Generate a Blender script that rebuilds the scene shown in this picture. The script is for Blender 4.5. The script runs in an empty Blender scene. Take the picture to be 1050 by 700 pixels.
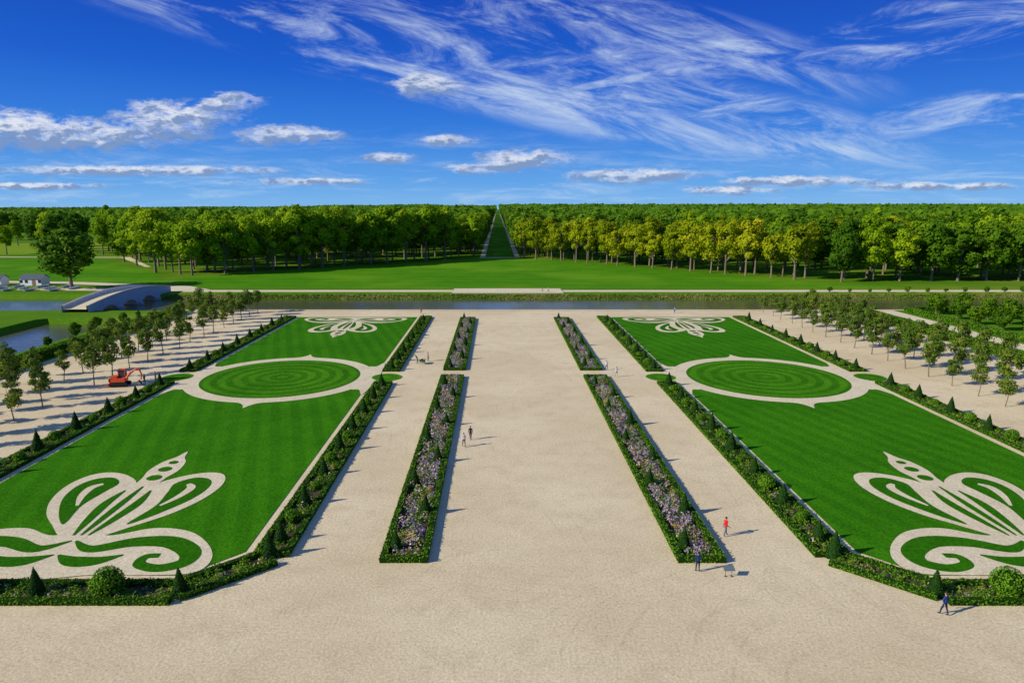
import bpy, math, random
import numpy as np
from mathutils import Vector
random.seed(7); rng=np.random.default_rng(7)
scene=bpy.context.scene
COL=scene.collection
AX=4.45            # garden axis
# ------------------------------------------------------------------ helpers
def link(o): COL.objects.link(o); return o
class G:
    def __init__(s,nt): s.nt=nt
    def node(s,t,**kw):
        n=s.nt.nodes.new(t)
        for k,v in kw.items(): setattr(n,k,v)
        return n
    def put(s,sock,v):
        if isinstance(v,bpy.types.NodeSocket): s.nt.links.new(v,sock)
        elif v is not None: sock.default_value=v
    def m(s,op,a,b=None,c=None,clamp=False):
        n=s.node('ShaderNodeMath',operation=op,use_clamp=clamp)
        s.put(n.inputs[0],a); s.put(n.inputs[1],b)
        if c is not None: s.put(n.inputs[2],c)
        return n.outputs[0]
    def vm(s,op,a,b=None,out=0):
        n=s.node('ShaderNodeVectorMath',operation=op)
        s.put(n.inputs[0],a); s.put(n.inputs[1],b)
        return n.outputs[out]
    def comb(s,x,y,z=0.0):
        n=s.node('ShaderNodeCombineXYZ'); s.put(n.inputs[0],x); s.put(n.inputs[1],y); s.put(n.inputs[2],z); return n.outputs[0]
    def sep(s,v):
        n=s.node('ShaderNodeSeparateXYZ'); s.put(n.inputs[0],v); return n.outputs
    def noise(s,vec,scale,detail=3,rough=.55,dist=0.0,col=False):
        n=s.node('ShaderNodeTexNoise'); s.put(n.inputs['Vector'],vec)
        n.inputs['Scale'].default_value=scale; n.inputs['Detail'].default_value=detail
        n.inputs['Roughness'].default_value=rough; n.inputs['Distortion'].default_value=dist
        return n.outputs['Color' if col else 'Fac']
    def mr(s,v,a,b,c=0.0,d=1.0,smooth=True):
        n=s.node('ShaderNodeMapRange',interpolation_type='SMOOTHSTEP' if smooth else 'LINEAR')
        s.put(n.inputs[0],v)
        for i,x in enumerate((a,b,c,d)): n.inputs[i+1].default_value=x
        return n.outputs[0]
    def mix(s,f,a,b,blend='MIX'):
        n=s.node('ShaderNodeMix',data_type='RGBA',blend_type=blend)
        s.put(n.inputs[0],f)
        s.put(n.inputs[6],a if isinstance(a,bpy.types.NodeSocket) else (*a,1)); s.put(n.inputs[7],b if isinstance(b,bpy.types.NodeSocket) else (*b,1))
        return n.outputs[2]
    def ramp(s,f,stops,interp='LINEAR'):
        n=s.node('ShaderNodeValToRGB'); s.put(n.inputs[0],f); r=n.color_ramp; r.interpolation=interp
        while len(r.elements)<len(stops): r.elements.new(.5)
        for e,(p,c) in zip(r.elements,stops): e.position=p; e.color=(*c,1)
        return n.outputs[0]
def newmat(name,color=None,rough=.9,spec=.2,metal=0.0):
    mt=bpy.data.materials.new(name); mt.use_nodes=True
    b=mt.node_tree.nodes['Principled BSDF']
    b.inputs['Roughness'].default_value=rough; b.inputs['Specular IOR Level'].default_value=spec; b.inputs['Metallic'].default_value=metal
    if color: b.inputs['Base Color'].default_value=(*color,1)
    return mt,G(mt.node_tree),b
def simple(name,color,rough=.7,spec=.3,var=.25,scale=4,metal=0.0):
    mt,g,b=newmat(name,color,rough,spec,metal)
    geo=g.node('ShaderNodeTexCoord')
    n=g.noise(geo.outputs['Object'],scale,5)
    c=g.mix(n,tuple(x*(1-var) for x in color),tuple(min(1,x*(1+var)) for x in color))
    g.put(b.inputs['Base Color'],c)
    return mt
# ------------------------------------------------------------------ quad mesh builder
class MB:
    def __init__(s): s.v=[];s.f=[];s.mi=[];s.t=[];s.n=0
    def add(s,V,F,mat=0,tint=.5):
        V=np.asarray(V,float).reshape(-1,3);F=np.asarray(F,int).reshape(-1,4)
        s.v.append(V);s.f.append(F+s.n);s.n+=len(V)
        s.mi.append(np.full(len(F),mat)); s.t.append(np.full(len(F),tint) if np.isscalar(tint) else np.asarray(tint))
    def quads(s,V,mat=0,tint=.5):
        V=np.asarray(V).reshape(-1,3); s.add(V,np.arange(len(V)).reshape(-1,4),mat,tint)
    def tube(s,pts,rad,seg=8,mat=0,tint=.5,sx=1,sy=1):
        pts=[Vector(p) for p in pts];V=[];n=len(pts)
        for i,p in enumerate(pts):
            d=(pts[min(i+1,n-1)]-pts[max(i-1,0)]).normalized()
            up=Vector((0,1,0)) if abs(d.z)>.9 else Vector((0,0,1))
            a=d.cross(up).normalized(); b=d.cross(a)
            for k in range(seg):
                w=2*math.pi*k/seg; V.append(p+a*math.cos(w)*rad[i]*sx+b*math.sin(w)*rad[i]*sy)
        F=[(i*seg+k,i*seg+(k+1)%seg,(i+1)*seg+(k+1)%seg,(i+1)*seg+k) for i in range(n-1) for k in range(seg)]
        s.add([tuple(v) for v in V],F,mat,tint)
    def box(s,c,sz,rot=0,mat=0,tint=.5,tilt=0):
        x,y,z=[q/2 for q in sz]
        V=[(i*x,j*y,k*z) for k in(-1,1) for i,j in((-1,-1),(1,-1),(1,1),(-1,1))]
        V=np.array(V)
        ct,st=math.cos(tilt),math.sin(tilt)
        V=np.stack([V[:,0]*ct+V[:,2]*st,V[:,1],-V[:,0]*st+V[:,2]*ct],1)
        cr,sr=math.cos(rot),math.sin(rot)
        V=np.stack([V[:,0]*cr-V[:,1]*sr,V[:,0]*sr+V[:,1]*cr,V[:,2]],1)+np.array(c)
        F=[(3,2,1,0),(4,5,6,7),(0,1,5,4),(1,2,6,5),(2,3,7,6),(3,0,4,7)]
        s.add(V,F,mat,tint)
    def ell(s,c,r,seg=12,rings=8,mat=0,tint=.5):
        V=[];
        for i in range(rings+1):
            p=math.pi*i/rings; sp=max(math.sin(p),.01)
            for k in range(seg):
                a=2*math.pi*k/seg; V.append((c[0]+r[0]*sp*math.cos(a),c[1]+r[1]*sp*math.sin(a),c[2]+r[2]*math.cos(p)))
        F=[(i*seg+k,(i+1)*seg+k,(i+1)*seg+(k+1)%seg,i*seg+(k+1)%seg) for i in range(rings) for k in range(seg)]
        s.add(V,F,mat,tint)
    def mesh(s,name,mats,smooth=False):
        V=np.concatenate(s.v).astype(np.float32);F=np.concatenate(s.f).astype(np.int32)
        me=bpy.data.meshes.new(name)
        me.vertices.add(len(V)); me.vertices.foreach_set('co',V.ravel())
        me.loops.add(F.size); me.loops.foreach_set('vertex_index',F.ravel())
        me.polygons.add(len(F)); me.polygons.foreach_set('loop_start',np.arange(0,F.size,4,dtype=np.int32))
        try: me.polygons.foreach_set('loop_total',np.full(len(F),4,dtype=np.int32))
        except Exception: pass
        me.polygons.foreach_set('material_index',np.concatenate(s.mi).astype(np.int32))
        me.polygons.foreach_set('use_smooth',np.full(len(F),smooth))
        a=me.attributes.new('tint','FLOAT','FACE'); a.data.foreach_set('value',np.concatenate(s.t).astype(np.float32))
        for m_ in mats: me.materials.append(m_)
        me.update(); me.validate()
        return me
    def obj(s,name,mats,smooth=False,loc=(0,0,0),rot=0,scale=1):
        return place(name,s.mesh(name,mats,smooth),loc,rot,scale)
def place(name,me,loc=(0,0,0),rot=0,scale=1,parent=None):
    o=bpy.data.objects.new(name,me); o.location=loc; o.rotation_euler=(0,0,rot)
    o.scale=(scale,)*3 if np.isscalar(scale) else scale
    link(o)
    if parent: o.parent=parent
    return o
def unit(a): return a/np.maximum(np.linalg.norm(a,axis=1,keepdims=True),1e-6)
def leaves(P,Nr,size,jit=.6,asp=.65):
    n=unit(Nr+rng.normal(scale=jit,size=P.shape)); t=unit(np.cross(n,rng.normal(size=P.shape))); b=np.cross(n,t)
    s=(np.asarray(size)*rng.uniform(.65,1.3,len(P)))[:,None]
    return np.stack([P+t*s,P+b*s*asp,P-t*s,P-b*s*asp],1).reshape(-1,3)
def flat(name,pts,z,mat,origin=(0,0)):
    pts=[(p[0]-origin[0],p[1]-origin[1]) for p in pts]
    A=sum(pts[i][0]*pts[(i+1)%len(pts)][1]-pts[(i+1)%len(pts)][0]*pts[i][1] for i in range(len(pts)))
    if A<0: pts=pts[::-1]
    me=bpy.data.meshes.new(name); me.from_pydata([(x,y,0) for x,y in pts],[],[list(range(len(pts)))]); me.materials.append(mat)
    o=bpy.data.objects.new(name,me); o.location=(origin[0],origin[1],z); return link(o)
def multiflat(name,polys,mat,zs):
    V=[];F=[]
    for pts,z in zip(polys,zs):
        A=sum(pts[i][0]*pts[(i+1)%len(pts)][1]-pts[(i+1)%len(pts)][0]*pts[i][1] for i in range(len(pts)))
        if A<0: pts=pts[::-1]
        F.append(list(range(len(V),len(V)+len(pts)))); V+=[(x,y,z) for x,y in pts]
    me=bpy.data.meshes.new(name); me.from_pydata(V,[],F); me.materials.append(mat)
    return link(bpy.data.objects.new(name,me))
def rect(x0,x1,y0,y1): return [(x0,y0),(x1,y0),(x1,y1),(x0,y1)]
def circ(x,y,r,n=96): return [(x+r*math.cos(2*math.pi*i/n),y+r*math.sin(2*math.pi*i/n)) for i in range(n)]
def cat(pts,closed=True,k=8):
    n=len(pts);out=[]
    for i in range(n if closed else n-1):
        g=(lambda j:pts[j%n]) if closed else (lambda j:pts[min(max(j,0),n-1)])
        p0,p1,p2,p3=g(i-1),g(i),g(i+1),g(i+2)
        for j in range(k):
            t=j/k
            out.append(tuple(.5*((2*b)+(-a+c)*t+(2*a-5*b+4*c-d)*t*t+(-a+3*b-3*c+d)*t**3) for a,b,c,d in zip(p0,p1,p2,p3)))
    if not closed: out.append(pts[-1])
    return out
def stroke(pts):   # pts (x,y,w)
    P=cat(pts,False,8);L=[];R=[]
    for i,p in enumerate(P):
        a=P[max(i-1,0)];b=P[min(i+1,len(P)-1)]
        dx,dy=b[0]-a[0],b[1]-a[1];l=math.hypot(dx,dy) or 1
        L.append((p[0]-dy/l*p[2],p[1]+dx/l*p[2]));R.append((p[0]+dy/l*p[2],p[1]-dx/l*p[2]))
    return L+R[::-1]
# ------------------------------------------------------------------ materials
def mat_foliage(name,stops,transl=.25,rnd=.35,rough=.7):
    mt,g,b=newmat(name,None,rough,.06)
    at=g.node('ShaderNodeAttribute',attribute_name='tint'); oi=g.node('ShaderNodeObjectInfo')
    f=g.m('ADD',g.m('MULTIPLY',at.outputs['Fac'],1-rnd),g.m('MULTIPLY',oi.outputs['Random'],rnd))
    c=g.ramp(f,stops); g.put(b.inputs['Base Color'],c)
    tr=g.node('ShaderNodeBsdfTranslucent'); g.put(tr.inputs[0],c)
    mx=g.node('ShaderNodeMixShader'); mx.inputs[0].default_value=transl
    out=mt.node_tree.nodes['Material Output']
    mt.node_tree.links.new(b.outputs[0],mx.inputs[1]); mt.node_tree.links.new(tr.outputs[0],mx.inputs[2]); mt.node_tree.links.new(mx.outputs[0],out.inputs[0])
    return mt
def mat_gravel(name,c0,c1,c2,tracks=True):
    mt,g,b=newmat(name,None,.95,.03)
    p=g.node('ShaderNodeNewGeometry').outputs['Position']
    big=g.noise(p,.045,4,.6); mid=g.noise(p,.35,6,.7,.15); fine=g.noise(p,5,5,.8)
    c=g.mix(g.mr(big,.35,.65),c0,c1)
    c=g.mix(g.m('MULTIPLY',g.mr(mid,.42,.8),.6),c,c2)
    if tracks:
        sx,sy,_=g.sep(p)
        def lines(kx,ky,wob,freq,scale,seed,amt,lo,hi):
            pp=g.comb(g.m('ADD',sx,seed),sy,seed)
            w_=g.noise(pp,scale,2,.5)
            q=g.m('ADD',g.m('ADD',g.m('MULTIPLY',sx,kx),g.m('MULTIPLY',sy,ky)),g.m('MULTIPLY',w_,wob))
            ln=g.m('ABSOLUTE',g.m('SINE',g.m('MULTIPLY',q,freq)))
            ln=g.mr(ln,.0,.22,1,0)
            msk=g.mr(g.noise(pp,.05,2),lo,hi)
            return g.m('MULTIPLY',g.m('MULTIPLY',ln,msk),amt)
        brk=g.mr(g.noise(p,1.6,4,.75),.38,.62,.1,1)
        t=g.m('MAXIMUM',lines(1,.10,24,1.5,.02,0,.42,.5,.62),g.m('MAXIMUM',lines(.25,1,24,1.7,.022,40.,.42,.53,.64),lines(.8,-.6,40,1.1,.025,90.,.35,.54,.64)))
        c=g.mix(g.m('MULTIPLY',t,brk),c,tuple(x*.62 for x in c0))
    spk=g.mr(fine,.3,.72,.64,1.26,False)
    c=g.mix(1.0,c,g.comb(spk,spk,spk),'MULTIPLY')
    g.put(b.inputs['Base Color'],c)
    bp=g.node('ShaderNodeBump'); bp.inputs['Strength'].default_value=.6; bp.inputs['Distance'].default_value=.06
    g.put(bp.inputs['Height'],g.m('ADD',fine,g.m('MULTIPLY',mid,1.0))); g.put(b.inputs['Normal'],bp.outputs[0])
    return mt
def mat_lawn(name,ca,cb,mode='y',period=2.2,amt=.55,patch=None):
    mt,g,b=newmat(name,None,.95,.02)
    tc=g.node('ShaderNodeTexCoord').outputs['Object']; p=g.node('ShaderNodeNewGeometry').outputs['Position']
    sx,sy,_=g.sep(tc)
    wob=g.m('MULTIPLY',g.noise(p,.25,2),.6)
    if mode=='r': q=g.vm('LENGTH',g.comb(sx,sy,0.0),out=1)
    elif mode=='y': q=sx
    elif mode=='d': q=g.m('ADD',g.m('MULTIPLY',sx,.95),g.m('MULTIPLY',sy,.3))
    else: q=sy
    q=g.m('ADD',q,wob)
    st=g.m('SINE',g.m('MULTIPLY',q,2*math.pi/period))
    st=g.m('MULTIPLY',g.mr(st,-.6,.6),g.mr(g.noise(p,.12,2),.3,.65,.45,1))
    big=g.mr(g.noise(p,.09,4,.6),.3,.7); fine=g.noise(p,4,5,.75); mid=g.noise(p,.8,4,.7)
    f=g.m('ADD',g.m('ADD',g.m('MULTIPLY',st,amt*.55),g.m('MULTIPLY',big,.35)),g.m('MULTIPLY',g.m('SUBTRACT',mid,.5),.8),clamp=True)
    c=g.mix(f,ca,cb)
    if patch: c=g.mix(g.m('MULTIPLY',g.mr(g.noise(p,.02,4),.45,.65),.8),c,patch)
    spk=g.mr(fine,.3,.7,.5,1.4,False)
    c=g.mix(1.0,c,g.comb(spk,spk,spk),'MULTIPLY')
    g.put(b.inputs['Base Color'],c)
    bp=g.node('ShaderNodeBump'); bp.inputs['Strength'].default_value=.7; bp.inputs['Distance'].default_value=.08
    g.put(bp.inputs['Height'],fine); g.put(b.inputs['Normal'],bp.outputs[0])
    return mt
M_gravel=mat_gravel('gravel',(.76,.61,.36),(.86,.71,.44),(.60,.47,.265))
M_gravel2=mat_gravel('pale_gravel',(.78,.66,.42),(.84,.72,.47),(.64,.52,.32),False)
M_lawn=mat_lawn('mown_lawn',(.032,.165,.003),(.068,.275,.006),'d',2.6,.62)
M_ringlawn=mat_lawn('circular_mown_lawn',(.03,.15,.003),(.09,.30,.008),'r',2.3,1.0)
M_fleurgreen=mat_lawn('fleur_lawn',(.026,.145,.003),(.045,.21,.004),'y',3,.1)
M_meadow=mat_lawn('meadow_grass',(.06,.22,.004),(.12,.33,.010),'x',11,.45,patch=(.15,.33,.012))
M_ground=mat_lawn('ground_grass',(.08,.21,.008),(.15,.29,.014),'x',22,.3,patch=(.20,.29,.025))
M_soil=simple('soil',(.08,.06,.035),.95,.1)
M_bark=simple('bark',(.20,.16,.11),.9,.1,.4,3)
M_core=simple('hedge_core',(.014,.04,.004),.9,.05)
M_box=mat_foliage('box_leaf',[(0,(.045,.14,.006)),(.5,(.10,.25,.010)),(1,(.20,.36,.018))],.2,.1)
M_yew=mat_foliage('yew_leaf',[(0,(.010,.038,.006)),(.6,(.022,.075,.010)),(1,(.045,.12,.018))],.1,.2)
M_bed=mat_foliage('bed_leaf',[(0,(.05,.14,.008)),(.5,(.12,.28,.018)),(.8,(.26,.38,.03)),(1,(.38,.36,.06))],.25,0)
M_flower=mat_foliage('flower_petal',[(0,(.50,.27,.58)),(.35,(.64,.42,.66)),(.5,(.72,.27,.38)),(.7,(.85,.62,.64)),(.85,(.88,.82,.66)),(1,(.75,.40,.08))],.25,0)
M_plane=mat_foliage('plane_leaf',[(0,(.10,.22,.004)),(.5,(.24,.40,.008)),(1,(.42,.52,.014))],.38,.4)
M_lime=mat_foliage('lime_leaf_yellow',[(0,(.13,.22,.004)),(.5,(.32,.39,.008)),(1,(.52,.50,.014))],.38,.4)
M_oak=mat_foliage('oak_leaf',[(0,(.03,.10,.004)),(.5,(.08,.19,.007)),(1,(.18,.31,.012))],.32,.5)
M_young=mat_foliage('young_tree_leaf',[(0,(.05,.12,.010)),(.5,(.12,.20,.020)),(1,(.26,.30,.035))],.3,.3)
M_reed=mat_foliage('reed',[(0,(.08,.14,.01)),(.5,(.16,.20,.03)),(1,(.30,.26,.08))],.2,.0)
M_stone=simple('limestone',(.48,.44,.35),.9,.1,.25,1.2)
M_greystone=simple('grey_stone',(.52,.53,.52),.9,.1,.35,1.5)
# ------------------------------------------------------------------ camera, sun
cam=bpy.data.cameras.new('camera'); co=bpy.data.objects.new('camera',cam); link(co)
co.location=(0,0,28); co.rotation_euler=(math.radians(90-11.07),0,0)
cam.sensor_width=36; cam.lens=24; cam.shift_x=15/1050; cam.clip_end=20000; cam.clip_start=.5
scene.camera=co
sel=math.radians(27); az=math.radians(20); sd=Vector((-math.cos(sel)*math.cos(az),-math.cos(sel)*math.sin(az),math.sin(sel))).normalized()
sl=bpy.data.lights.new('sun','SUN'); sl.energy=5.0; sl.angle=math.radians(.55); sl.color=(1,.93,.79)
so=bpy.data.objects.new('sun',sl); link(so); so.rotation_euler=(-sd).to_track_quat('-Z','Y').to_euler(); so.location=(-50,0,80)
# ------------------------------------------------------------------ sky
w=bpy.data.worlds.new('World'); scene.world=w; w.use_nodes=True; nt=w.node_tree; g=G(nt); bg=nt.nodes['Background']; bg.inputs[1].default_value=.1
sky=g.node('ShaderNodeTexSky',sky_type='NISHITA'); sky.sun_disc=False; sky.sun_elevation=sel; sky.sun_rotation=math.atan2(sd.x,sd.y)
sky.altitude=100; sky.air_density=1.0; sky.dust_density=.3; sky.ozone_density=2.5
d=g.node('ShaderNodeTexCoord').outputs['Generated']
dx,dy,dz=g.sep(d)
ay=g.m('MAXIMUM',g.m('ABSOLUTE',dy),.08)
a=g.m('DIVIDE',dx,ay); b_=g.m('DIVIDE',dz,ay)
grade=g.ramp(dz,[(0,(.20,.48,.86)),(.035,(.10,.36,.83)),(.10,(.022,.20,.74)),(.18,(.001,.105,.62)),(.28,(.0,.055,.48)),(1,(.10,.20,.42))])
gs=g.node('ShaderNodeVectorMath',operation='SCALE'); g.put(gs.inputs[0],grade); gs.inputs['Scale'].default_value=10.0
skyc=g.mix(.94,sky.outputs[0],gs.outputs[0])
def cir(ang,sa,sb,seed,lo,hi,dist):
    ca,sa_=math.cos(ang),math.sin(ang)
    u=g.m('ADD',g.m('MULTIPLY',a,ca),g.m('MULTIPLY',b_,sa_)); v=g.m('SUBTRACT',g.m('MULTIPLY',b_,ca),g.m('MULTIPLY',a,sa_))
    n=g.noise(g.comb(g.m('MULTIPLY',u,sa),g.m('MULTIPLY',v,sb),seed),1,7,.7,dist)
    return g.mr(n,lo,hi)
def blob(a0,b0,ra,rb,ang=0):
    ca,s_=math.cos(ang),math.sin(ang)
    x=g.m('SUBTRACT',a,a0);y=g.m('SUBTRACT',b_,b0)
    u=g.m('DIVIDE',g.m('ADD',g.m('MULTIPLY',x,ca),g.m('MULTIPLY',y,s_)),ra); v=g.m('DIVIDE',g.m('SUBTRACT',g.m('MULTIPLY',y,ca),g.m('MULTIPLY',x,s_)),rb)
    r2=g.m('ADD',g.m('MULTIPLY',u,u),g.m('MULTIPLY',v,v)); return g.m('SUBTRACT',1.0,r2),v
m1,_=blob(-.15,.215,.55,.05,-.25); m2,_=blob(.27,.135,.34,.045,-.2); m3,_=blob(.66,.25,.28,.045,.15); m4,_=blob(.1,.25,.4,.05,-.2); m5,_=blob(.7,.13,.22,.03,.1)
c1=g.m('MULTIPLY',cir(-.24,5.0,24,1.3,.41,.74,.5),g.mr(g.m('MAXIMUM',m1,g.m('MAXIMUM',m2,m4)),-.6,.7))
c2=g.m('MULTIPLY',cir(.12,5.5,26,4.1,.46,.80,.5),g.mr(g.m('MAXIMUM',m3,g.m('MAXIMUM',m2,m5)),-.6,.7))
c3=g.m('MULTIPLY',cir(0.0,7.0,55,7.7,.44,.76,.5),g.mr(b_,.13,.03,0,.6))
def trail(a0,b0,a1,b1,wd,st):
    an=math.atan2(b1-b0,a1-a0); L=math.hypot(a1-a0,b1-b0)/2
    mm,v=blob((a0+a1)/2,(b0+b1)/2,L,wd,an)
    return g.m('MULTIPLY',g.mr(mm,0,.9),st)
t1=trail(.04,.152,.37,.205,.007,.7); t2=trail(-.15,.18,.2,.085,.007,.55); t3=trail(.1,.15,.42,.075,.007,.55)
tn=g.mr(g.noise(g.comb(g.m('MULTIPLY',a,20),g.m('MULTIPLY',b_,40),0.0),1,6,.6),.3,.6)
tr_=g.m('MULTIPLY',g.m('MAXIMUM',t1,g.m('MAXIMUM',t2,t3)),tn)
cf=g.m('MAXIMUM',g.m('MAXIMUM',c1,c2),g.m('MAXIMUM',c3,tr_))
skyc=g.mix(g.m('MULTIPLY',cf,.85,clamp=True),skyc,(6.2,7.4,8.9))
cl=[(-.62,.100,.24,.026),(-.45,.124,.10,.026),(-.37,.145,.05,.015),(-.30,.100,.09,.015),(-.70,.112,.12,.026),
    (-.155,.068,.045,.010),(-.07,.092,.05,.010),(.04,.068,.08,.016),(-.02,.055,.07,.009),(-.10,.166,.06,.018),
    (.19,.044,.11,.012),(.43,.037,.12,.009),(.33,.024,.08,.007),(-.52,.052,.24,.009),(.64,.03,.14,.007),(-.28,.036,.12,.007),(-.66,.03,.12,.006)]
big=None;tp=None
for a0,b0,ra,rb in cl:
    mm,v=blob(a0,b0,ra,rb)
    big=mm if big is None else g.m('MAXIMUM',big,mm)
    tv=g.m('MULTIPLY',g.m('MAXIMUM',g.m('ADD',mm,.4),0.0),v); tp=tv if tp is None else g.m('ADD',tp,tv)
n1=g.noise(g.comb(g.m('MULTIPLY',a,30),g.m('MULTIPLY',b_,75),2.0),1,8,.66,.3)
n2=g.noise(g.comb(g.m('ADD',g.m('MULTIPLY',a,30),.35),g.m('SUBTRACT',g.m('MULTIPLY',b_,75),.45),2.0),1,8,.66,.3)
big=g.m('MAXIMUM',big,-1.4)
den=g.m('ADD',big,g.m('MULTIPLY',g.m('SUBTRACT',n1,.5),3.8))
al=g.mr(den,-.1,1.1)
lit=g.m('ADD',g.m('ADD',g.m('MULTIPLY',tp,.75),.40),g.m('MULTIPLY',g.m('SUBTRACT',n1,n2),-4.0))
cc=g.mix(g.mr(lit,.0,.95),(2.2,3.2,5.4),(8.0,8.3,8.9))
skyc=g.mix(g.m('MULTIPLY',al,.92),skyc,cc)
g.put(bg.inputs[0],skyc)
# ------------------------------------------------------------------ ground
xs=np.array(sorted(set([-9000,-4000,-2000,-1000,-700,-422,-420,-300,-200,-150,-135,-118,-116,-96,-94.5,-90,-60,0,60,120,200,300,480,482,700,1000,2000,4000,9000])))
ys=np.array([-300,-100,0,58,60,100,150,172,174,187.9,188.2,200,218,221,225,228,240,300,400,600,1000,2000,4000,7000,14000])
def gz(x,y):
    if -421<x<481 and 188<y<222: return -3.2 if y<219 else -2.2
    if -117<x<-95 and 59<y<173: return -3.2
    return 0
V=[(x,y,gz(x,y)) for y in ys for x in xs];nx=len(xs)
F=[(j*nx+i,j*nx+i+1,(j+1)*nx+i+1,(j+1)*nx+i) for j in range(len(ys)-1) for i in range(nx-1)]
mb=MB(); mb.add(V,F); mb.obj('ground',[M_ground])
# water
mt,gw,bw=newmat('canal_water',(.10,.11,.04),.10,.45)
p=gw.node('ShaderNodeNewGeometry').outputs['Position']
bp=gw.node('ShaderNodeBump'); bp.inputs['Strength'].default_value=.5; bp.inputs['Distance'].default_value=.15
gw.put(bp.inputs['Height'],gw.noise(p,.9,3)); gw.put(bw.inputs['Normal'],bp.outputs[0])
multiflat('canal_water',[rect(-421,481,187.9,226),rect(-117.5,-94.6,58.5,173.5)],mt,[-1.4,-1.4])
flat('gravel_esplanade',rect(-84,96,-60,187.8),.01,M_gravel)
flat('gravel_path',rect(101,110,60,187.8),.012,M_gravel2)
flat('canal_path',rect(-108,420,230.5,236),.012,M_gravel2)
flat('canal_landing',rect(-15,22,226.5,239),.2,M_gravel2)
mb=MB(); mb.box((3.5,232.75,.09),(37.4,12.9,.18)); mb.obj('landing_kerb',[M_stone])
flat('great_lawn',[(-128,242),(150,242),(128,256),(11,391),(-8,391),(-126,284)],.012,M_meadow)
flat('bank_path',[(-170,236),(-108,232),(-100,237),(-112,248),(-160,262),(-260,275),(-262,271),(-165,256),(-120,244),(-160,240)],.02,M_gravel2)
flat('avenue_gravel',rect(-10,13,392,3200),.02,M_gravel2)
flat('avenue_lawn',rect(-7,10,396,3100),.05,M_meadow)
mb=MB(); mb.box((160,188.0,-1.45),(500,.5,3.1),mat=0); mb.box((160,188.0,.15),(500,.7,.10),mat=1); mb.obj('canal_wall',[M_stone,M_gravel2])
N=15000; x=rng.uniform(-110,300,N); y=rng.uniform(221.6,224.6,N); hgt=(y-221)/4*2.2-2.1+rng.uniform(0,.25,N)
mb=MB(); mb.quads(leaves(np.stack([x,y,hgt],1),np.tile([0,-.6,.8],(N,1)),.35,.4,.5),0,np.clip(.4+.25*np.sin(x*.12)+.15*np.sin(x*.6)+rng.normal(0,.2,N),0,1)); mb.obj('bank_reeds',[M_reed])
M_pale=mat_lawn('pale_field',(.18,.31,.015),(.30,.38,.03),'x',20,.3)
flat('field',[(-700,560),(-240,560),(-210,420),(-700,420)],.03,M_pale)
flat('field',[(-160,262),(-120,250),(-150,300),(-230,385),(-500,385),(-420,300),(-230,280)],.03,M_meadow)
flat('field_path',[(-600,405),(-215,392),(-170,330),(-167,330),(-212,396),(-600,411)],.05,M_gravel2)
# ------------------------------------------------------------------ hedges
def hedge(mb,p,q,wd,h,dens=55,ls=.085):
    p=np.array(p,float);q=np.array(q,float);d=q-p;L=np.hypot(*d);d/=L;nn=np.array([-d[1],d[0]])
    c=(p+q)/2; mb.box((c[0],c[1],h/2-.02),(L,wd*.86,h*.94),math.atan2(d[1],d[0]),0)
    per=2*h+wd;N=int(L*per*dens)
    if N<1:return
    s=rng.uniform(0,L,N);r=rng.uniform(0,per,N)
    side=np.where(r<h,-1,np.where(r<h+wd,0,1))
    off=np.where(side==0,r-h-wd/2,side*wd/2); z=np.where(side==-1,r,np.where(side==0,h,r-h-wd))
    wv=.04*np.sin(s*2.1+p[0])+.03*np.sin(s*5.3)
    P=np.stack([p[0]+d[0]*s+nn[0]*off,p[1]+d[1]*s+nn[1]*off,z+np.where(side==0,wv,0)],1)
    Nr=np.stack([nn[0]*side,nn[1]*side,(side==0)*1.0],1)
    mb.quads(leaves(P,Nr,ls,.5),1,np.clip(rng.normal(.45,.2,N)+.12*np.sin(s*.7+p[1]),0,1))
def plants(mb,x,y,rx,hh,typ,k,ls,dens=.3):
    n=len(x);idx=np.repeat(np.arange(n),k);m=n*k
    dr=unit(rng.normal(size=(m,3))); dr[:,2]=np.abs(dr[:,2])
    rr=rng.uniform(.75,1.08,m)
    P=np.stack([x[idx]+dr[:,0]*rx[idx]*rr,y[idx]+dr[:,1]*rx[idx]*rr,.05+dr[:,2]*hh[idx]*rr],1)
    V=leaves(P,dr+np.array([0,0,.7]),ls,.45).reshape(-1,4,3)
    isf=(typ[idx]>=0)&(rng.uniform(size=m)<dens)&(dr[:,2]>.25)
    base=rng.uniform(.1,.8,n)
    tg=np.clip(base[idx]+rng.normal(0,.14,m)+dr[:,2]*.1,0,1)
    mb.quads(V[~isf],1,tg[~isf])
    if isf.any(): mb.quads(V[isf],3,np.clip(typ[idx]+rng.normal(0,.04,m),0,1)[isf])
def fillrect(x0,x1,y0,y1,sp,fr):
    N=int((x1-x0)*(y1-y0)/sp**2); x=rng.uniform(x0,x1,N);y=rng.uniform(y0,y1,N)
    zone=.5+.5*np.sin(y*.55+3*np.sin(y*.13)+x)
    t=np.where(zone>.5,rng.choice([.05,.15,.3,.7],N),rng.choice([.1,.3,.45,.6,.75,.9,1.0],N))
    t=np.where(rng.uniform(size=N)<fr*(.7+.5*np.sin(y*.21+x*.5)**2),t,-1.)
    return x,y,rng.uniform(.25,.5,N),rng.uniform(.3,.8,N),t
def bedmats(): return [M_core,M_bed,M_soil,M_flower,M_box]
def edging(mb,p,q,w_,h):
    t=MB(); hedge(t,p,q,w_,h)
    for V_,F_,m_,tt in zip(t.v,t.f,t.mi,t.t):
        mb.v.append(V_);mb.f.append(F_+mb.n-(F_.min()));mb.n+=len(V_);mb.mi.append(np.where(m_==1,4,m_));mb.t.append(tt)
GAP=(107.6,115.6)
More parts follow.
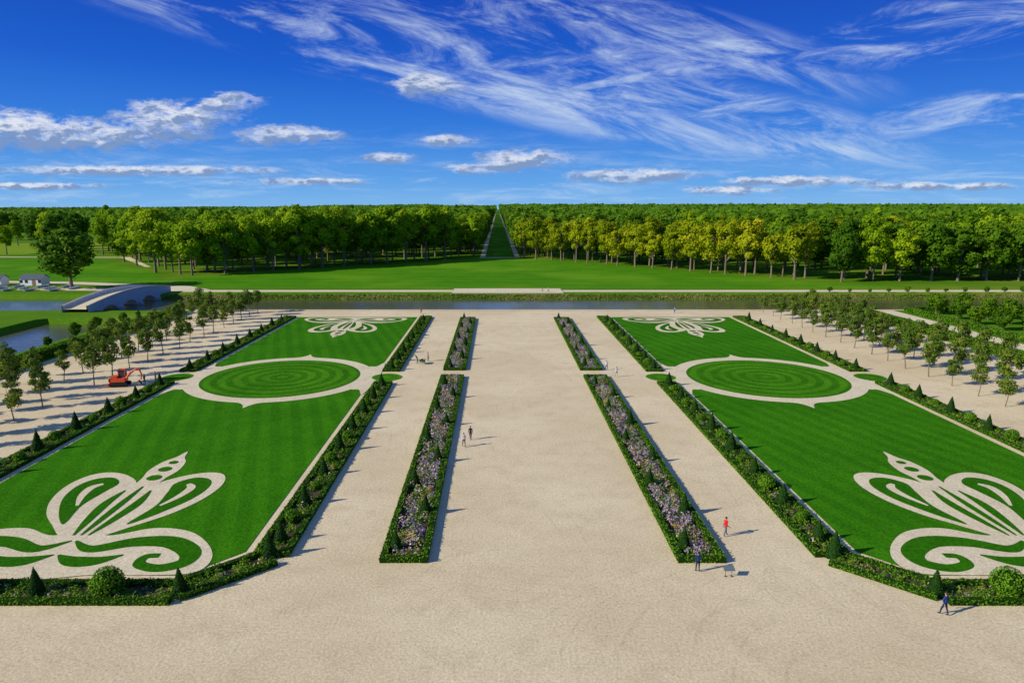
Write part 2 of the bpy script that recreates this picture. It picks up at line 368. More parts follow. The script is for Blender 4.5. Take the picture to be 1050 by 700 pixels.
def central_bed(x0,x1):
    for y0,y1 in((50.4,112.0),(116.5,173.5)):
        mb=MB()
        mb.box(((x0+x1)/2,(y0+y1)/2,.03),(x1-x0-.2,y1-y0-.2,.06),mat=2)
        for e in(x0+.27,x1-.27): edging(mb,(e,y0),(e,y1),.54,.5)
        for e in(y0+.27,y1-.27): edging(mb,(x0+.5,e),(x1-.5,e),.54,.5)
        x,y,r,h,t=fillrect(x0+.75,x1-.75,y0+.75,y1-.75,.44,.85)
        plants(mb,x,y,r,h*1.15,t,28,.085,.55)
        mb.obj('flower_bed',bedmats())
central_bed(-9.5,-5.6); central_bed(14.5,18.4)
def side_border(x0,x1,y0,y1):
    mb=MB(); mb.box(((x0+x1)/2,(y0+y1)/2,.03),(x1-x0-.2,y1-y0-.2,.06),mat=2)
    for e in(x0+.28,x1-.28): edging(mb,(e,y0),(e,y1),.56,.45)
    for e in(y0+.28,y1-.28): edging(mb,(x0+.4,e),(x1-.4,e),.56,.45)
    x,y,r,h,t=fillrect(x0+.7,x1-.7,y0+.7,y1-.7,.52,.12)
    plants(mb,x,y,r*1.1,h*.85,t,24,.09,.3)
    mb.obj('border_bed',bedmats())
def strip_border(P,Q,wd):
    mb=MB();P=np.array(P,float);Q=np.array(Q,float);d=Q-P;L=np.hypot(*d);d/=L;n=np.array([-d[1],d[0]])
    c=(P+Q)/2; mb.box((c[0],c[1],.03),(L-.1,wd-.2,.06),math.atan2(d[1],d[0]),2)
    for s in(-1,1): edging(mb,P+n*s*(wd/2-.28),Q+n*s*(wd/2-.28),.56,.45)
    N=int(L*(wd-1.2)/.24); s=rng.uniform(0,L,N);o=rng.uniform(-(wd/2-.65),wd/2-.65,N)
    x=P[0]+d[0]*s+n[0]*o;y=P[1]+d[1]*s+n[1]*o
    t=np.where(rng.uniform(size=N)<.14,rng.choice([.1,.3,.6,.9],N),-1.)
    plants(mb,x,y,rng.uniform(.25,.45,N),rng.uniform(.25,.6,N),t,36,.075,.3)
    mb.obj('border_bed',bedmats())
def cone_mesh(name,h,r,n):
    mb=MB(); mb.tube([(0,0,0),(0,0,h*.35),(0,0,h*.7),(0,0,h*.96)],[r*.9,r*.66,r*.33,.02],10,0)
    u=1-np.sqrt(rng.uniform(0,1,n)); th=rng.uniform(0,2*math.pi,n); rr=(r*(1-u)+.02)*rng.uniform(.9,1.08,n)
    P=np.stack([np.cos(th)*rr,np.sin(th)*rr,u*h],1); Nr=np.stack([np.cos(th),np.sin(th),np.full(n,.35)],1)
    mb.quads(leaves(P,Nr,.075,.45),1,np.clip(rng.normal(.5,.22,n),0,1)); return mb.mesh(name,[M_core,M_yew])
def ball_mesh(name,r,n):
    mb=MB(); mb.ell((0,0,r*.8),(r*.9,r*.9,r*.85),14,9,0)
    dr=unit(rng.normal(size=(n,3))); P=dr*r*rng.uniform(.92,1.06,n)[:,None]+np.array([0,0,r*.85]); P=np.where(P[:,2:3]<0,P*np.array([1,1,0]),P)
    mb.quads(leaves(P,dr,.08,.45),1,np.clip(rng.normal(.5,.2,n),0,1)); return mb.mesh(name,[M_core,M_box])
CONES=[cone_mesh('cone_yew_a',2.5,.80,1200),cone_mesh('cone_yew_b',2.3,.70,1100),cone_mesh('cone_yew_c',2.6,.74,1200)]
BALLS=[ball_mesh('box_ball_a',1.0,1300),ball_mesh('box_ball_b',.65,650)]
def cone(x,y,s=1): place('conical_yew',random.choice(CONES),(x,y,0),random.uniform(0,6),s*random.uniform(.88,1.08))
def ball(x,y,k=0,s=1): place('box_ball',BALLS[k],(x,y,0),random.uniform(0,6),s*random.uniform(.9,1.1))
for xc in(-7.55,16.45):
    y=52.6;i=0
    while y<172:
        if not 110<y<118.5: cone(xc+(.9 if i%2 else -.9),y,.86)
        y+=6.6;i+=1
# ------------------------------------------------------------------ parterres
def fleur(Xc,flip,zb):
    mir=lambda P,s:[(Xc+s*p[0],(223-p[1]) if flip else p[1])+tuple(p[2:]) for p in P]
    K=lambda P,k:[(p[0]*k,)+tuple(p[1:]) for p in P]
    cream=[];green=[]
    top=cat([(0,75.8),(.5,74),(1.3,72.4),(1.6,70),(1.25,68),(1.0,66),(0,65.4),(-1.0,66),(-1.25,68),(-1.6,70),(-1.3,72.4),(-.5,74)])
    body=cat([(0,67.5),(1.6,66),(2.7,63),(2.8,59.8),(1.7,56.5),(.9,53.5),(-.9,53.5),(-1.7,56.5),(-2.8,59.8),(-2.7,63),(-1.6,66)])
    cream+=[mir(top,1),mir(body,1)]
    petal=K(cat([(1.2,66.0),(3.4,68.4),(6.2,69.4),(8.3,68.6),(9.2,66.0),(8.6,62.6),(6.8,59.4),(4.2,56.8),(2.0,54.8),(.3,54.4),(1.4,58),(2.6,62)]),.86)
    pg=K(cat([(3.3,57.6),(4.1,61.0),(3.7,64.2),(3.4,66.4),(5.0,67.9),(7.0,67.5),(7.9,65.6),(7.4,62.7),(5.6,59.6),(3.7,57.3)]),.86)
    hook=K(stroke([(4.6,61.0,.15),(5.6,63.2,.4),(5.9,65.2,.5),(5.1,66.2,.25)]),.86)
    bl=K(stroke([(.75,55.0,.12),(1.3,58.0,.45),(1.75,61.5,.55),(1.5,64.6,.12)]),.86)
    scr=K(cat([(-.3,56.6),(2.5,55.0),(6,56.4),(9.5,55.8),(12.2,53.6),(13.7,51.0),(13.2,48.9),(10.0,48.5),(5,48.5),(-.3,48.5)]),.95)
    spi=K(stroke([(.2,54.0,.12),(2.4,52.6,.6),(5.6,53.8,.85),(8.8,53.8,.95),(11.3,52.1,.9),(11.6,50.4,.75),(9.9,49.5,.6),(8.0,50.1,.5),(7.9,51.3,.42),(9.0,51.5,.35)]),.95)
    leaf=K(stroke([(.2,51.6,.1),(2.0,50.6,.75),(4.0,50.6,.7),(5.8,51.6,.12)]),.95)
    cen=stroke([(0,55,.1),(0,58,.30),(0,62,.34),(0,65.6,.1)])
    c2=[]
    for s in(1,-1):
        cream+= [mir(petal,s),mir(scr,s)]; green+=[mir(pg,s),mir(spi,s),mir(leaf,s),mir(bl,s)]; c2.append(mir(hook,s))
    green.append(mir(cen,1))
    for v,r in((72.3,.5),(70.3,.7),(67.9,.75)): green.append(mir(circ(0,v,r,24),1))
    multiflat('fleur_de_lis_gravel',cream+c2,M_gravel2,[zb+.001*i for i in range(len(cream))]+[zb+.04]*2)
    multiflat('fleur_de_lis_turf',green,M_fleurgreen,[zb+.02+.001*i for i in range(len(green))])
def parterre(s):
    X=lambda x: x if s<0 else 2*AX-x
    Xc=X(-36.2)
    flat('lawn',[(X(-20.9),52.2),(X(-24.4),48.5),(X(-48.0),48.5),(X(-51.5),52.2),(X(-51.5),176),(X(-20.9),176)],.05,M_lawn,(Xc,111.5))
    polys=[circ(Xc,111.5,15.3)]
    for sy in(1,-1):
        polys.append(cat([(Xc-4.5,111.5+sy*14.4),(Xc-1.6,111.5+sy*15.4),(Xc-.5,111.5+sy*16.7),(Xc,111.5+sy*18.0),(Xc+.5,111.5+sy*16.7),(Xc+1.6,111.5+sy*15.4),(Xc+4.5,111.5+sy*14.4),(Xc,111.5+sy*13.5)]))
    for sx in(1,-1):
        polys.append(cat([(Xc+sx*12.8,111.5+6.5),(Xc+sx*14.5,111.5+8),(Xc+sx*15.6,111.5+10.5),(Xc+sx*16.2,111.5),(Xc+sx*15.6,111.5-10.5),(Xc+sx*14.5,111.5-8),(Xc+sx*12.8,111.5-6.5)]))
    multiflat('ring_path',polys,M_gravel2,[.07,.071,.072,.073,.074])
    flat('circular_lawn',circ(Xc,111.5,12.9),.09,M_ringlawn,(Xc,111.5))
    for xx in(-18.6,-53.8): flat('small_round_lawn',circ(X(xx),111.6,2.5,40),.08,M_ringlawn,(X(xx),111.6))
    fleur(Xc,False,.08); fleur(Xc,True,.08)
    for a0,a1 in((-17.0,-20.0),(-52.4,-55.4)):
        x0,x1=sorted((X(a0),X(a1)))
        side_border(x0,x1,51.3,GAP[0]); side_border(x0,x1,GAP[1],176)
        for j,(y0,y1) in enumerate(((54,GAP[0]),(GAP[1]+1,176))):
            y=y0;i=0
            while y<y1-.5:
                if i%2==0: cone((x0+x1)/2,y,.95)
                else: ball((x0+x1)/2+random.uniform(-.4,.4),y,1,random.uniform(.8,1.2))
                y+=3.7;i+=1
    strip_border((X(-18.4),51.0),(X(-23.9),46.0),2.8); strip_border((X(-48.5),46.0),(X(-54.0),51.0),2.8)
    strip_border((X(-23.6),45.9),(X(-48.8),45.9),3.0)
    x=-23.4;i=0
    while x>-50:
        (cone(X(x),45.9,.95) if i%2==0 else ball(X(x),45.9,0,1.05)); x-=5.3;i+=1
    cone(X(-18.6),51.4,.98); cone(X(-53.9),51.4,.98)
parterre(-1); parterre(1)
# ------------------------------------------------------------------ trees
def tree_mesh(name,H,cb,cr,ncl,nl,ls,lm,trunk=.35,clr=.34,up=.0,jit=.45,lump=0):
    mb=MB(); cz=(H+cb)/2;hz=(H-cb)/2
    D=unit(rng.normal(size=(ncl,3))); R=rng.uniform(.3,1,ncl)**.5*.80
    ph=rng.uniform(0,6,3)
    th=np.arctan2(D[:,1],D[:,0]); R*=1+lump*np.sin(2*th+ph[0])*np.cos(3*D[:,2]+ph[1])
    C=D*R[:,None]*np.array([cr,cr,hz]); zrel=C[:,2]/hz
    C[:,:2]*= (1-up*np.clip(zrel,-1,1))[:,None]; C[:,2]+=cz
    rc=cr*clr*rng.uniform(.65,1.3,ncl)
    bend=rng.uniform(-.4,.4,2)
    tp=[(0,0,-.2),(bend[0]*.3,bend[1]*.3,cb*.6),(bend[0],bend[1],cb+hz*.6),(bend[0]*1.4,bend[1]*1.4,H*.85)]
    mb.tube(tp,[trunk*1.25,trunk,trunk*.6,trunk*.12],8,0)
    for i in rng.permutation(ncl)[:min(ncl,14)]:
        c=C[i]; z0=cb*.75+(c[2]-cb)*.45; st=(bend[0]*.6,bend[1]*.6,max(z0,cb*.6)); md=((st[0]+c[0])/2,(st[1]+c[1])/2,(st[2]+c[2])/2-.05*cr)
        mb.tube([st,md,tuple(c)],[trunk*.42,trunk*.25,trunk*.06],5,0)
    idx=np.repeat(np.arange(ncl),nl);m=len(idx); dr=unit(rng.normal(size=(m,3))+np.array([0,0,.3]))
    P=C[idx]+dr*(rc[idx]*rng.uniform(.6,1.12,m))[:,None]*np.array([1,1,.8])
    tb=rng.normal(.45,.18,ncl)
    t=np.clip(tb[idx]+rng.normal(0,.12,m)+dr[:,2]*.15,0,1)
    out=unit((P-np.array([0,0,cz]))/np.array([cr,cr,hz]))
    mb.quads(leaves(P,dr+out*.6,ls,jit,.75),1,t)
    return mb.mesh(name,[M_bark,lm])
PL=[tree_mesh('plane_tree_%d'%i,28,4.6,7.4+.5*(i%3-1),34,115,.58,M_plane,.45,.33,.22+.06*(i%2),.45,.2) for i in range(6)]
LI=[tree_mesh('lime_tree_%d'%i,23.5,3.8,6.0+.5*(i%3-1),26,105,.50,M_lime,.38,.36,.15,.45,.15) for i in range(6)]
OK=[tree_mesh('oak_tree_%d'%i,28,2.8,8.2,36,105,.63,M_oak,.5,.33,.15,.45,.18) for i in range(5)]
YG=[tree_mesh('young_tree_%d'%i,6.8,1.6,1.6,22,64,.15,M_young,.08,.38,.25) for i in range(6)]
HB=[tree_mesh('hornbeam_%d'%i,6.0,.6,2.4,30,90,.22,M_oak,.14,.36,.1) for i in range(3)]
def empty(name,loc=(0,0,0)):
    o=bpy.data.objects.new(name,None); o.location=loc; return link(o)
for X0,sgn in((-65.0,-1),(72.6,1)):
    for r in range(3):
        y=64+ (3.0 if r%2 else 0)
        while y<185:
            if random.random()>.04: place('young_tree',random.choice(YG),(X0+sgn*r*6.6+random.uniform(-.3,.3),y+random.uniform(-.3,.3),0),random.uniform(0,6),random.uniform(.78,1.18))
            y+=6.0
for i in range(26):
    place('hornbeam',random.choice(HB),(117+(i%4)*7+random.uniform(-1,1),132+(i//4)*8+random.uniform(-1,1),0),random.uniform(0,6),random.uniform(.8,1.15))
for i in range(13):
    place('small_bush',HB[i%3],(112+i*6.5,228.5+random.uniform(-.6,.6),0),i,random.uniform(.25,.42))
for i in range(9):
    place('small_bush',HB[i%3],(-93+random.uniform(-1,1),100+i*9.5+random.uniform(-2,2),0),i,random.uniform(.3,.6))
def bighedge(P,Q,wd,h,name='hedge'):
    mb=MB(); hedge(mb,P,Q,wd,h,24,.15); mb.obj(name,[M_core,M_box])
bighedge((98.5,70),(98.5,186),2,1.6); bighedge((-86,62),(-86,184),2,1.8); bighedge((112.5,70),(112.5,186),1.6,1.3)
bighedge((115,185.5),(300,185.5),1.5,1.4)
def forest_front(name,meshes,pts,sp,rows,rsp,s0=.95,s1=1.08,back=(0,1)):
    e=empty(name)
    for k in range(len(pts)-1):
        p=np.array(pts[k],float);q=np.array(pts[k+1],float);L=np.hypot(*(q-p));n=max(1,int(L/sp));dd=(q-p)/L
        for r in range(rows):
            for i in range(n):
                c=p+dd*(i+.5*(r%2))*sp+np.array(back)*r*rsp+rng.uniform(-1,1,2)*(1.4+.8*r)
                s=random.uniform(s0,s1)*(1-.05*r)
                place('tree',random.choice(meshes),(c[0],c[1],0),random.uniform(0,6.28),(s*random.uniform(.85,1.15),s*random.uniform(.85,1.15),s),e)
forest_front('plane_tree_row',PL,[(-128,289),(-12,391)],12,3,12,.88,1.2,(-.3,.95))
forest_front('lime_tree_row',LI,[(16,390),(126,261)],9.8,3,11,.80,1.12,(.3,.95))
forest_front('oak_wood',OK+PL[:2]+LI[:2],[(133,264),(330,270)],11.5,3,12,.74,1.16)
forest_front('plane_grove',PL+OK[:1],[(-136,292),(-165,335),(-270,470)],15,2,12,.78,1.12,(.8,.5))
forest_front('avenue_tree_row',PL+OK[:1],[(-14,402),(-14,1000)],11,2,9,.8,.95,(-1,.1))
forest_front('avenue_tree_row',LI+OK[:2],[(17,402),(17,1000)],10,2,9,.9,1.08,(1,.1))
place('great_oak_tree',OK[2],(-152,243,0),1.0,(1.3,1.3,.84))
for tx,ty,s,ms in((-262,430,1.0,OK),(-285,445,.9,OK),(-240,418,.85,PL),(-305,470,.95,PL),(-178,338,.95,PL),(-196,360,.85,OK),(-150,300,1.1,PL),(-333,500,.95,OK),(-400,560,.9,OK),(-440,600,.95,PL),(-362,520,.8,PL),(-300,420,.7,PL),(-420,500,.6,OK)):
    place('field_tree',random.choice(ms),(tx,ty,0),random.uniform(0,6),(s*1.1,s*1.1,s))
def isforest(x,y):
    av=np.abs(x-1.5)>16
    r=(x>0)&(((x<126)&(y>393-1.165*(x-11)+38))|((x>=126)&(y>302)))
    l=(x<=0)&(((x>-135)&(y>393-.867*(-8-x)+42))|((x<=-135)&(x>-104-.77*(y-300)))|(y>760+40*np.sin(x*.01)))
    return av&(r|l)
e=empty('forest')
xx,yy=np.meshgrid(np.arange(-420,560,14.5),np.arange(300,600,14.5)); xx=(xx+rng.uniform(-6,6,xx.shape)).ravel();yy=(yy+rng.uniform(-6,6,yy.shape)).ravel()
vis=isforest(xx,yy)&(xx>-.80*yy-20)&(xx<.80*yy+30)
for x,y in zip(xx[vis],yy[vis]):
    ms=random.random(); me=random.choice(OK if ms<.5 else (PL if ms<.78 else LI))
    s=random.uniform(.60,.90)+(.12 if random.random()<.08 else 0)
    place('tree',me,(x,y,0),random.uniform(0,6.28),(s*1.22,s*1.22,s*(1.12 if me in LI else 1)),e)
N=190000
yy=590*np.exp(rng.uniform(0,1,N)*math.log(6500/590)); xx=rng.uniform(-.85,.85,N)*yy
k=isforest(xx,yy); xx=xx[k];yy=yy[k];n=len(xx)
side=np.clip((xx/yy+.55)/.5,0,1)
hill=np.clip((yy-900)/2200,0,1)
hh=18.5+3.0*np.sin(xx*.11+np.sin(yy*.07)*2)*np.sin(yy*.09)+2.6*np.sin(xx*.31+yy*.27)+np.clip((yy-700)/900,0,6)*3.2*side+rng.normal(0,1.2,n)+hill*side*(8*np.sin(xx*.0045+1+yy*.001)+4*np.sin(xx*.013+yy*.002)+3*np.sin(xx*.05))
edge=rng.uniform(size=n)<.25
zz=np.where(edge,hh*rng.uniform(.3,1,n),hh)
P=np.stack([xx,yy,zz],1);Nr=np.stack([rng.normal(-.2,.4,n),np.full(n,-.6),np.full(n,.7)],1)
mb=MB(); mb.quads(leaves(P,Nr,1.4+yy*.0022,.5,.8),0,np.clip(rng.normal(.2,.2,n)+.22*np.sin(xx*.05+yy*.03)-hill*.25,0,1)); mb.obj('distant_forest',[M_oak])
N=26000; yy=1000*np.exp(rng.uniform(0,1,N)*math.log(3.5)); xx=1.5+np.where(rng.uniform(size=N)<.5,-1,1)*rng.uniform(13,22,N); zz=rng.uniform(0,1,N)**.6*25
P=np.stack([xx,yy,zz],1); mb=MB(); mb.quads(leaves(P,np.stack([-np.sign(xx),-np.ones(N),np.full(N,.4)],1),2.0,.6,.8),0,np.clip(rng.normal(.4,.2,N),0,1)); mb.obj('distant_avenue_trees',[M_oak])
N=34000; xx=rng.uniform(-1100,-260,N); yy=752+40*np.sin(xx*.01)+rng.uniform(0,14,N); zz=rng.uniform(0,1,N)**.7*(19+3*np.sin(xx*.13)+2.5*np.sin(xx*.41)+2*np.sin(xx*.04))
mb=MB(); mb.quads(leaves(np.stack([xx,yy,zz],1),np.stack([np.full(N,-.3),-np.ones(N),np.full(N,.4)],1),1.5,.6,.8),0,np.clip(rng.normal(.3,.2,N)+.2*np.sin(xx*.13),0,1)); mb.obj('field_edge_wood',[M_oak])
# ------------------------------------------------------------------ bridge
mb=MB();n=64;y0,y1=184,232
for i in range(n):
    def prof(t):
        y=y0+(y1-y0)*t; top=.9+1.9*math.sin(math.pi*t); u=(y-189)/33*3
        bt=-3.4
        if 0<u<3:
            f=(u%1-.5)/.42
            if abs(f)<1: bt=-1.8+2.4*math.sqrt(1-f*f)
        return y,top,bt
    ya,ta,ba=prof(i/n);yb,tb,bb=prof((i+1)/n)
    for x,sg in((-118.6,-1),(-111.4,1)):
        mb.quads([(x,ya,ba),(x,yb,bb),(x,yb,tb+1),(x,ya,ta+1)],0)
        mb.quads([(x,ya,ta+1),(x,yb,tb+1),(x-sg*.45,yb,tb+1),(x-sg*.45,ya,ta+1)],1)
        mb.quads([(x-sg*.45,ya,ta+1),(x-sg*.45,yb,tb+1),(x-sg*.45,yb,tb),(x-sg*.45,ya,ta)],0)
        mb.box((x+sg*.08,(ya+yb)/2,(ta+tb)/2+.95),(.14,yb-ya,.18),mat=1)
    mb.quads([(-118.15,ya,ta),(-111.85,ya,ta),(-111.85,yb,tb),(-118.15,yb,tb)],2)
    mb.quads([(-118.6,ya,ba),(-118.6,yb,bb),(-111.4,yb,bb),(-111.4,ya,ba)],0)
for yy_ in(189,200,211,222):
    mb.tube([(-111.2,yy_,-3.3),(-111.2,yy_,-.6),(-111.2,yy_,-.2)],[1.1,1.0,.05],8,1)
mb.obj('stone_bridge',[M_greystone,M_stone,M_gravel2])
M_white=simple('white_paint',(.78,.78,.77),.4,.5,.05); M_wood=simple('wood',(.25,.15,.08),.7); M_slate=simple('slate_roof',(.10,.11,.13),.6); M_glass,_,_=newmat('window_glass',(.03,.04,.05),.1,.5)
mb=MB()
for i in range(12):
    t0,t1=i/12,(i+1)/12
    def sec(t):
        w_=.75*math.sin(math.pi*min(1,t*.85+.12))**.6; x=-2.2+4.4*t; sh=.12*(2*t-1)**2
        return [(x,-w_,.55+sh),(x,-w_*.7,.12+sh*.5),(x,0,.02+sh),(x,w_*.7,.12+sh*.5),(x,w_,.55+sh)]
    A,B=sec(t0),sec(t1)
    for j in range(4): mb.quads([A[j],A[j+1],B[j+1],B[j]],0)
for x in(-1,0,1): mb.box((x,0,.4),(.25,1.2,.05),mat=1)
BO=mb.mesh('rowing_boat',[M_white,M_wood])
for i in range(14): place('rowing_boat',BO,(-186+i*2.8+random.uniform(-.3,.3),234+random.uniform(-.5,.5)+(i%3)*5.5,.0),1.45+random.uniform(-.3,.3),1.25)
# low white boathouse: walls, pitched roof, windows, door
def boathouse(loc,rot,L=10,W=5):
    e=empty('boathouse',loc); e.rotation_euler=(0,0,rot)
    def part(n,fn,mats):
        b=MB(); fn(b); o=b.obj(n,mats); o.parent=e
    part('walls',lambda b:(b.box((0,0,1.3),(L,W,2.6)),b.quads([(-L/2,-W/2,2.6),(-L/2,W/2,2.6),(-L/2,0,3.9),(-L/2,0,3.9)]),b.quads([(L/2,-W/2,2.6),(L/2,W/2,2.6),(L/2,0,3.9),(L/2,0,3.9)])),[M_white])
    part('roof',lambda b:[b.quads([(-L/2-.3,s*(W/2+.4),2.45),(L/2+.3,s*(W/2+.4),2.45),(L/2+.3,0,4.05),(-L/2-.3,0,4.05)]) for s in(1,-1)],[M_slate])
    part('windows',lambda b:[b.box((x,-W/2-.02,1.5),(1.1,.06,1.1)) for x in(-3.6,-1.6,3.4)],[M_glass])
    part('door',lambda b:b.box((1.2,-W/2-.02,1.05),(1.3,.07,2.1)),[M_wood])
boathouse((-186,250,0),.1); boathouse((-171,252,0),-.05,8,4.5)
# ------------------------------------------------------------------ excavator
def excavator(loc,rot,s=1):
    R=simple('excavator_red',(.75,.09,.02),.4,.5,.1); Bk=simple('rubber_black',(.02,.02,.02),.8); Gl,_,_=newmat('cab_glass',(.03,.05,.06),.08,.6); Gy=simple('steel_grey',(.2,.2,.2),.5)
    mb=MB()
    for sy in(-.75,.75):
        pts=[];
        for i in range(24):
            a_=2*math.pi*i/24; pts.append((1.0*np.sign(math.cos(a_))*(1 if abs(math.cos(a_))>.3 else abs(math.cos(a_))/.3)+.3*math.cos(a_),.34+.32*math.sin(a_)))
        for i in range(24):
            (xa,za),(xb,zb)=pts[i],pts[(i+1)%24]
            mb.quads([(xa,sy-.2,za),(xb,sy-.2,zb),(xb,sy+.2,zb),(xa,sy+.2,za)],1)
            for q in(-.2,.2): mb.quads([(xa,sy+q,za),(xb,sy+q,zb),(0,sy+q,.34),(0,sy+q,.34)],1)
        for xx_ in(-1,-.5,0,.5,1): mb.tube([(xx_,sy-.24,.3),(xx_,sy+.24,.3)],[.2,.2],10,3)
    mb.tube([(0,0,.55),(0,0,.8)],[.45,.45],12,3)
    mb.box((-.15,0,1.1),(2.1,1.6,.6),mat=0); mb.tube([(-1.1,-.78,1.1),(-1.1,.78,1.1)],[.42,.42],12,0)
    mb.box((-.7,-.1,1.55),(.9,1.2,.35),mat=0)
    for xx_ in(-.25,.75):
        for yy_ in(.0,.72): mb.box((xx_,yy_,2.0),(.08,.08,1.25),mat=0)
    mb.box((.25,.36,1.95),(.94,.68,1.1),mat=2); mb.box((.25,.36,2.64),(1.2,.86,.1),mat=0)
    mb.tube([(.9,-.3,1.1),(1.7,-.3,2.3),(2.6,-.3,2.75),(3.2,-.3,2.6)],[.17,.19,.16,.13],6,0)
    mb.tube([(3.05,-.3,2.8),(3.35,-.3,1.9),(3.2,-.3,1.0)],[.15,.13,.1],6,0)
    mb.tube([(1.0,-.3,1.4),(2.2,-.3,2.35)],[.06,.05],6,3); mb.tube([(2.2,-.3,2.95),(3.1,-.3,2.85)],[.06,.05],6,3)
    for k_ in range(6):
        a0=math.pi*(.3+k_*.17);a1=math.pi*(.3+(k_+1)*.17)
        f=lambda a_:(3.05+.38*math.cos(a_),.62-.38*math.sin(a_)*1.0)
        (xa,za),(xb,zb)=f(a0),f(a1); mb.quads([(xa,-.62,za),(xb,-.62,zb),(xb,.02,zb),(xa,.02,za)],3)
        for q in(-.62,.02): mb.quads([(xa,q,za),(xb,q,zb),(3.05,q,.72),(3.05,q,.72)],3)
    mb.box((-1.55,0,.35),(.12,1.9,.5),mat=0); mb.box((-1.3,.5,.4),(.5,.12,.14),mat=0); mb.box((-1.3,-.5,.4),(.5,.12,.14),mat=0)
    mb.obj('excavator',[R,Bk,Gl,Gy],loc=loc,rot=rot,scale=s)
excavator((-60.3,106,.01),math.radians(8),1.0)
# ------------------------------------------------------------------ people
SK=simple('skin',(.50,.30,.21),.6,.3,.08)
def person(loc,rot,shirt,trous,hair=(.04,.025,.015),stride=.22,hgt=1.75,arm=.15,bend=0,bag=None):
    name='person'
    J=[];E=[];Rr=[]
    def j(p,r,par=None):
        J.append(p);Rr.append(r if isinstance(r,tuple) else (r,r)); 
        if par is not None:E.append((par,len(J)-1))
        return len(J)-1
    by=lambda z:bend*max(0,z-.95)
    P0=j((0,0,.95),(.155,.11)); P1=j((0,by(1.15),1.13),(.135,.10),P0); P2=j((0,by(1.35),1.33),(.165,.115),P1); P3=j((0,by(1.45),1.45),(.10,.08),P2)
    P4=j((0,by(1.53)+.01,1.53),.052,P3); P5=j((0,by(1.6)+.025,1.61),(.075,.092),P4); P6=j((0,by(1.68)+.02,1.69),(.07,.085),P5)
    for s in(1,-1):
        sw=s*arm
        a0=j((s*.19,by(1.4),1.41),.062,P2); a1=j((s*.235,by(1.15)-sw*.5-.01,1.14),.045,a0); a2=j((s*.245,by(.9)+sw+.05,.90),.03,a1); a3=j((s*.24,by(.9)+sw*1.15+.08,.84),(.022,.038),a2)
        st=-s*stride
        h0=j((s*.095,0,.87),.092,P0); k0=j((s*.10,st*.55+.03,.50),.062,h0); n0=j((s*.10,st,.10+(.07 if st<0 else 0)),.042,k0); j((s*.115,st+.15,.04),(.045,.032),n0)
    me=bpy.data.meshes.new('body');me.from_pydata(J,E,[]);o=bpy.data.objects.new('tmp',me);link(o)
    sm=o.modifiers.new('s','SKIN'); sm.use_smooth_shade=True
    for i,r in enumerate(Rr): me.skin_vertices[0].data[i].radius=r
    me.skin_vertices[0].data[0].use_root=True
    sb=o.modifiers.new('b','SUBSURF'); sb.levels=2; sb.render_levels=2
    dg=bpy.context.evaluated_depsgraph_get(); ev=o.evaluated_get(dg); nm=bpy.data.meshes.new_from_object(ev)
    bpy.data.objects.remove(o)
    nv=len(nm.vertices);co_=np.zeros(nv*3);nm.vertices.foreach_get('co',co_);co_=co_.reshape(-1,3)
    mb=MB()
    qs=[];mi=[]
    for p_ in nm.polygons:
        v=list(p_.vertices)
        if len(v)==3:v.append(v[2])
        if len(v)!=4:continue
        c=co_[v].mean(0)
        if c[2]>1.50: m_=3 if (c[2]>1.66 or (c[1]<by(1.6)-.0 and c[2]>1.56)) else 0
        elif abs(c[0])>.19 and c[2]<.93 : m_=0
        elif c[2]>.93 or abs(c[0])>.2: m_=1
        elif c[2]>.075: m_=2
        else: m_=4
        qs.append(v);mi.append(m_)
    mb.v.append(co_);mb.f.append(np.array(qs));mb.n=nv;mb.mi.append(np.array(mi));mb.t.append(np.full(len(qs),.5))
    hy=by(1.62)
    mb.ell((0,hy-.005,1.68),(.088,.105,.085),12,8,3)
    mb.tube([(0,hy+.10,1.645),(0,hy+.128,1.61),(0,hy+.105,1.60)],[.008,.016,.006],6,0)
    for s in(1,-1):
        mb.ell((s*.032,hy+.103,1.64),(.012,.008,.008),6,5,4); mb.ell((s*.082,hy+.01,1.625),(.012,.022,.032),6,5,0)
        sw=s*arm; hx,hy2,hz=s*.24,by(.9)+sw*1.15+.08,.84
        for k_ in range(4):
            L_=(.075,.085,.08,.062)[k_]; yy_=hy2+.028-.019*k_
            mb.tube([(hx,yy_,hz-.015),(hx-s*.008,yy_+.004,hz-.03-L_*.5),(hx-s*.028,yy_+.004,hz-.03-L_)],[.0095,.009,.006],5,0)
        mb.tube([(hx,hy2+.03,hz+.02),(hx-s*.01,hy2+.055,hz-.01),(hx-s*.02,hy2+.058,hz-.04)],[.011,.01,.006],5,0)
    mb.box((0,hy+.108,1.577),(.045,.008,.01),mat=5)
    if bag: mb.ell((0,-.19,1.25),(.15,.1,.22),10,8,6)
    mats=[SK,simple('shirt',shirt,.85,.1),simple('trousers',trous,.85,.1),simple('hair',hair,.6,.3),simple('shoe',(.03,.03,.03),.6),simple('lip',(.4,.12,.1),.5),simple('bag',bag or (0.1,.1,.1),.7)]
    mb.obj(name,mats,True,loc,rot,hgt/1.75)
person((-3.3,80.2,.01),math.radians(170),(.02,.02,.025),(.02,.025,.04))
person((-4.0,77.6,.01),math.radians(200),(.7,.7,.7),(.08,.07,.06),bag=(.1,.1,.12))
person((19.8,55.0,.01),math.radians(-70),(.65,.02,.02),(.10,.13,.2),hgt=1.8)
person((15.7,49.1,.01),math.radians(10),(.03,.05,.14),(.02,.03,.07),hgt=1.7,stride=.08)
person((31.3,43.3,.01),math.radians(30),(.03,.06,.2),(.02,.03,.08),hgt=1.75)
person((20.1,112,.01),math.radians(30),(.75,.74,.7),(.4,.38,.35),hgt=1.75)
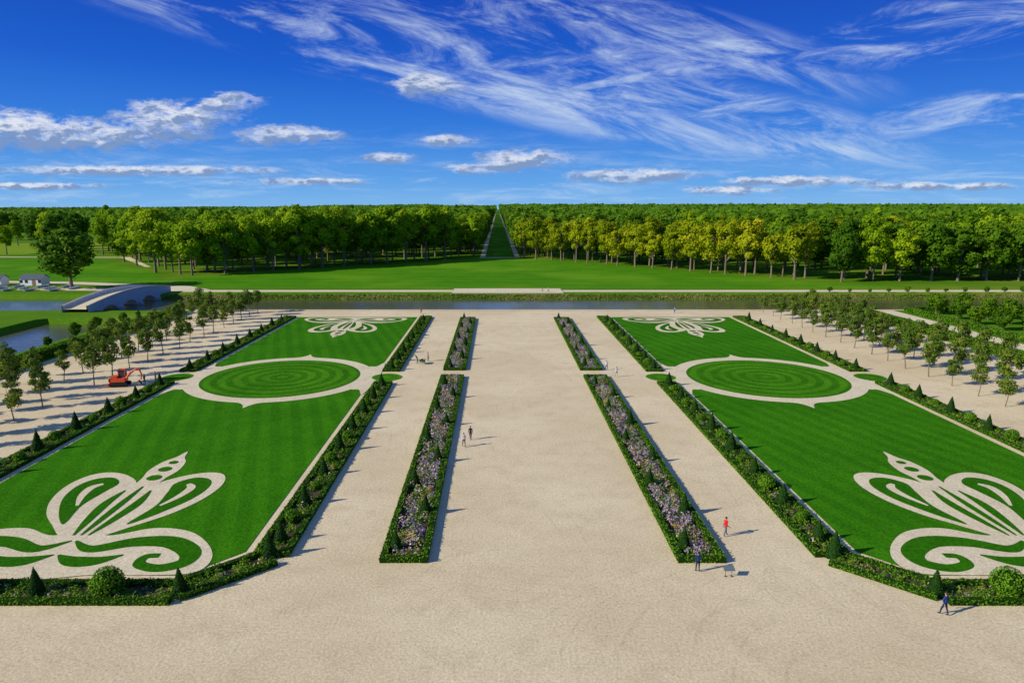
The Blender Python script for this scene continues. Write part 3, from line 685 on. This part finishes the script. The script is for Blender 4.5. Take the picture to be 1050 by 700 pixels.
person((19.2,117,.01),math.radians(200),(.7,.7,.7),(.06,.08,.15),hgt=1.7)
person((-14.6,122,.01),math.radians(90),(.1,.15,.1),(.05,.07,.05),stride=.1,bend=.7)
person((-12.9,124,.01),math.radians(-90),(.3,.3,.32),(.05,.06,.1),stride=.1)
person((-57.0,107,.01),math.radians(90),(.05,.05,.08),(.03,.03,.05),stride=.1)
person((-56.0,108.6,.01),math.radians(-60),(.5,.2,.03),(.03,.03,.05),stride=.15)
person((15.2,228.5,.21),math.radians(90),(.4,.1,.1),(.03,.03,.06)); person((17.2,228.9,.21),math.radians(70),(.6,.6,.6),(.03,.05,.1))
person((-20.5,182,.01),0.5,(.5,.1,.08),(.03,.03,.06)); person((48,183,.01),2.5,(.2,.25,.5),(.03,.03,.06))
# wheelbarrow
mb=MB(); Gm=simple('barrow_green',(.05,.15,.06),.5); Bk=simple('tyre',(.02,.02,.02),.8)
A=[(-.35,-.22,.35),(.4,-.22,.35),(.4,.22,.35),(-.35,.22,.35)];B=[(-.5,-.36,.72),(.62,-.36,.72),(.62,.36,.72),(-.5,.36,.72)]
for i in range(4): mb.quads([A[i],A[(i+1)%4],B[(i+1)%4],B[i]],0)
mb.quads(A,0); mb.tube([(.75,-.06,.2),(.75,.06,.2)],[.2,.2],14,1)
for s in(-.25,.25): mb.tube([(.75,s*.3,.2),(0,s,.36),(-1.1,s*1.2,.65)],[.02]*3,6,2); mb.tube([(-.3,s,.35),(-.35,s,0)],[.02,.02],6,2)
mb.obj('wheelbarrow',[Gm,Bk,M_wood],loc=(-13.7,121.6,.01),rot=1.2,scale=1.15)
# information lectern
mb=MB(); St=simple('lectern_steel',(.12,.12,.13),.5); Pn=simple('lectern_panel',(.13,.17,.18),.4)
for s in(-.3,.3): mb.tube([(s,0,0),(s,0,.85)],[.03,.03],8,0); mb.box((s,0,.02),(.2,.25,.04),mat=0)
mb.quads([(-.5,-.3,.78),(.5,-.3,.78),(.5,.28,1.02),(-.5,.28,1.02)],1); mb.quads([(-.53,-.33,.75),(-.53,.31,1.0),(.53,.31,1.0),(.53,-.33,.75)],0)
mb.obj('information_sign',[St,Pn],loc=(17.9,48.4,.01),rot=0,scale=.8)
scene.view_settings.view_transform='Standard'; scene.view_settings.look='None'; scene.view_settings.exposure=0
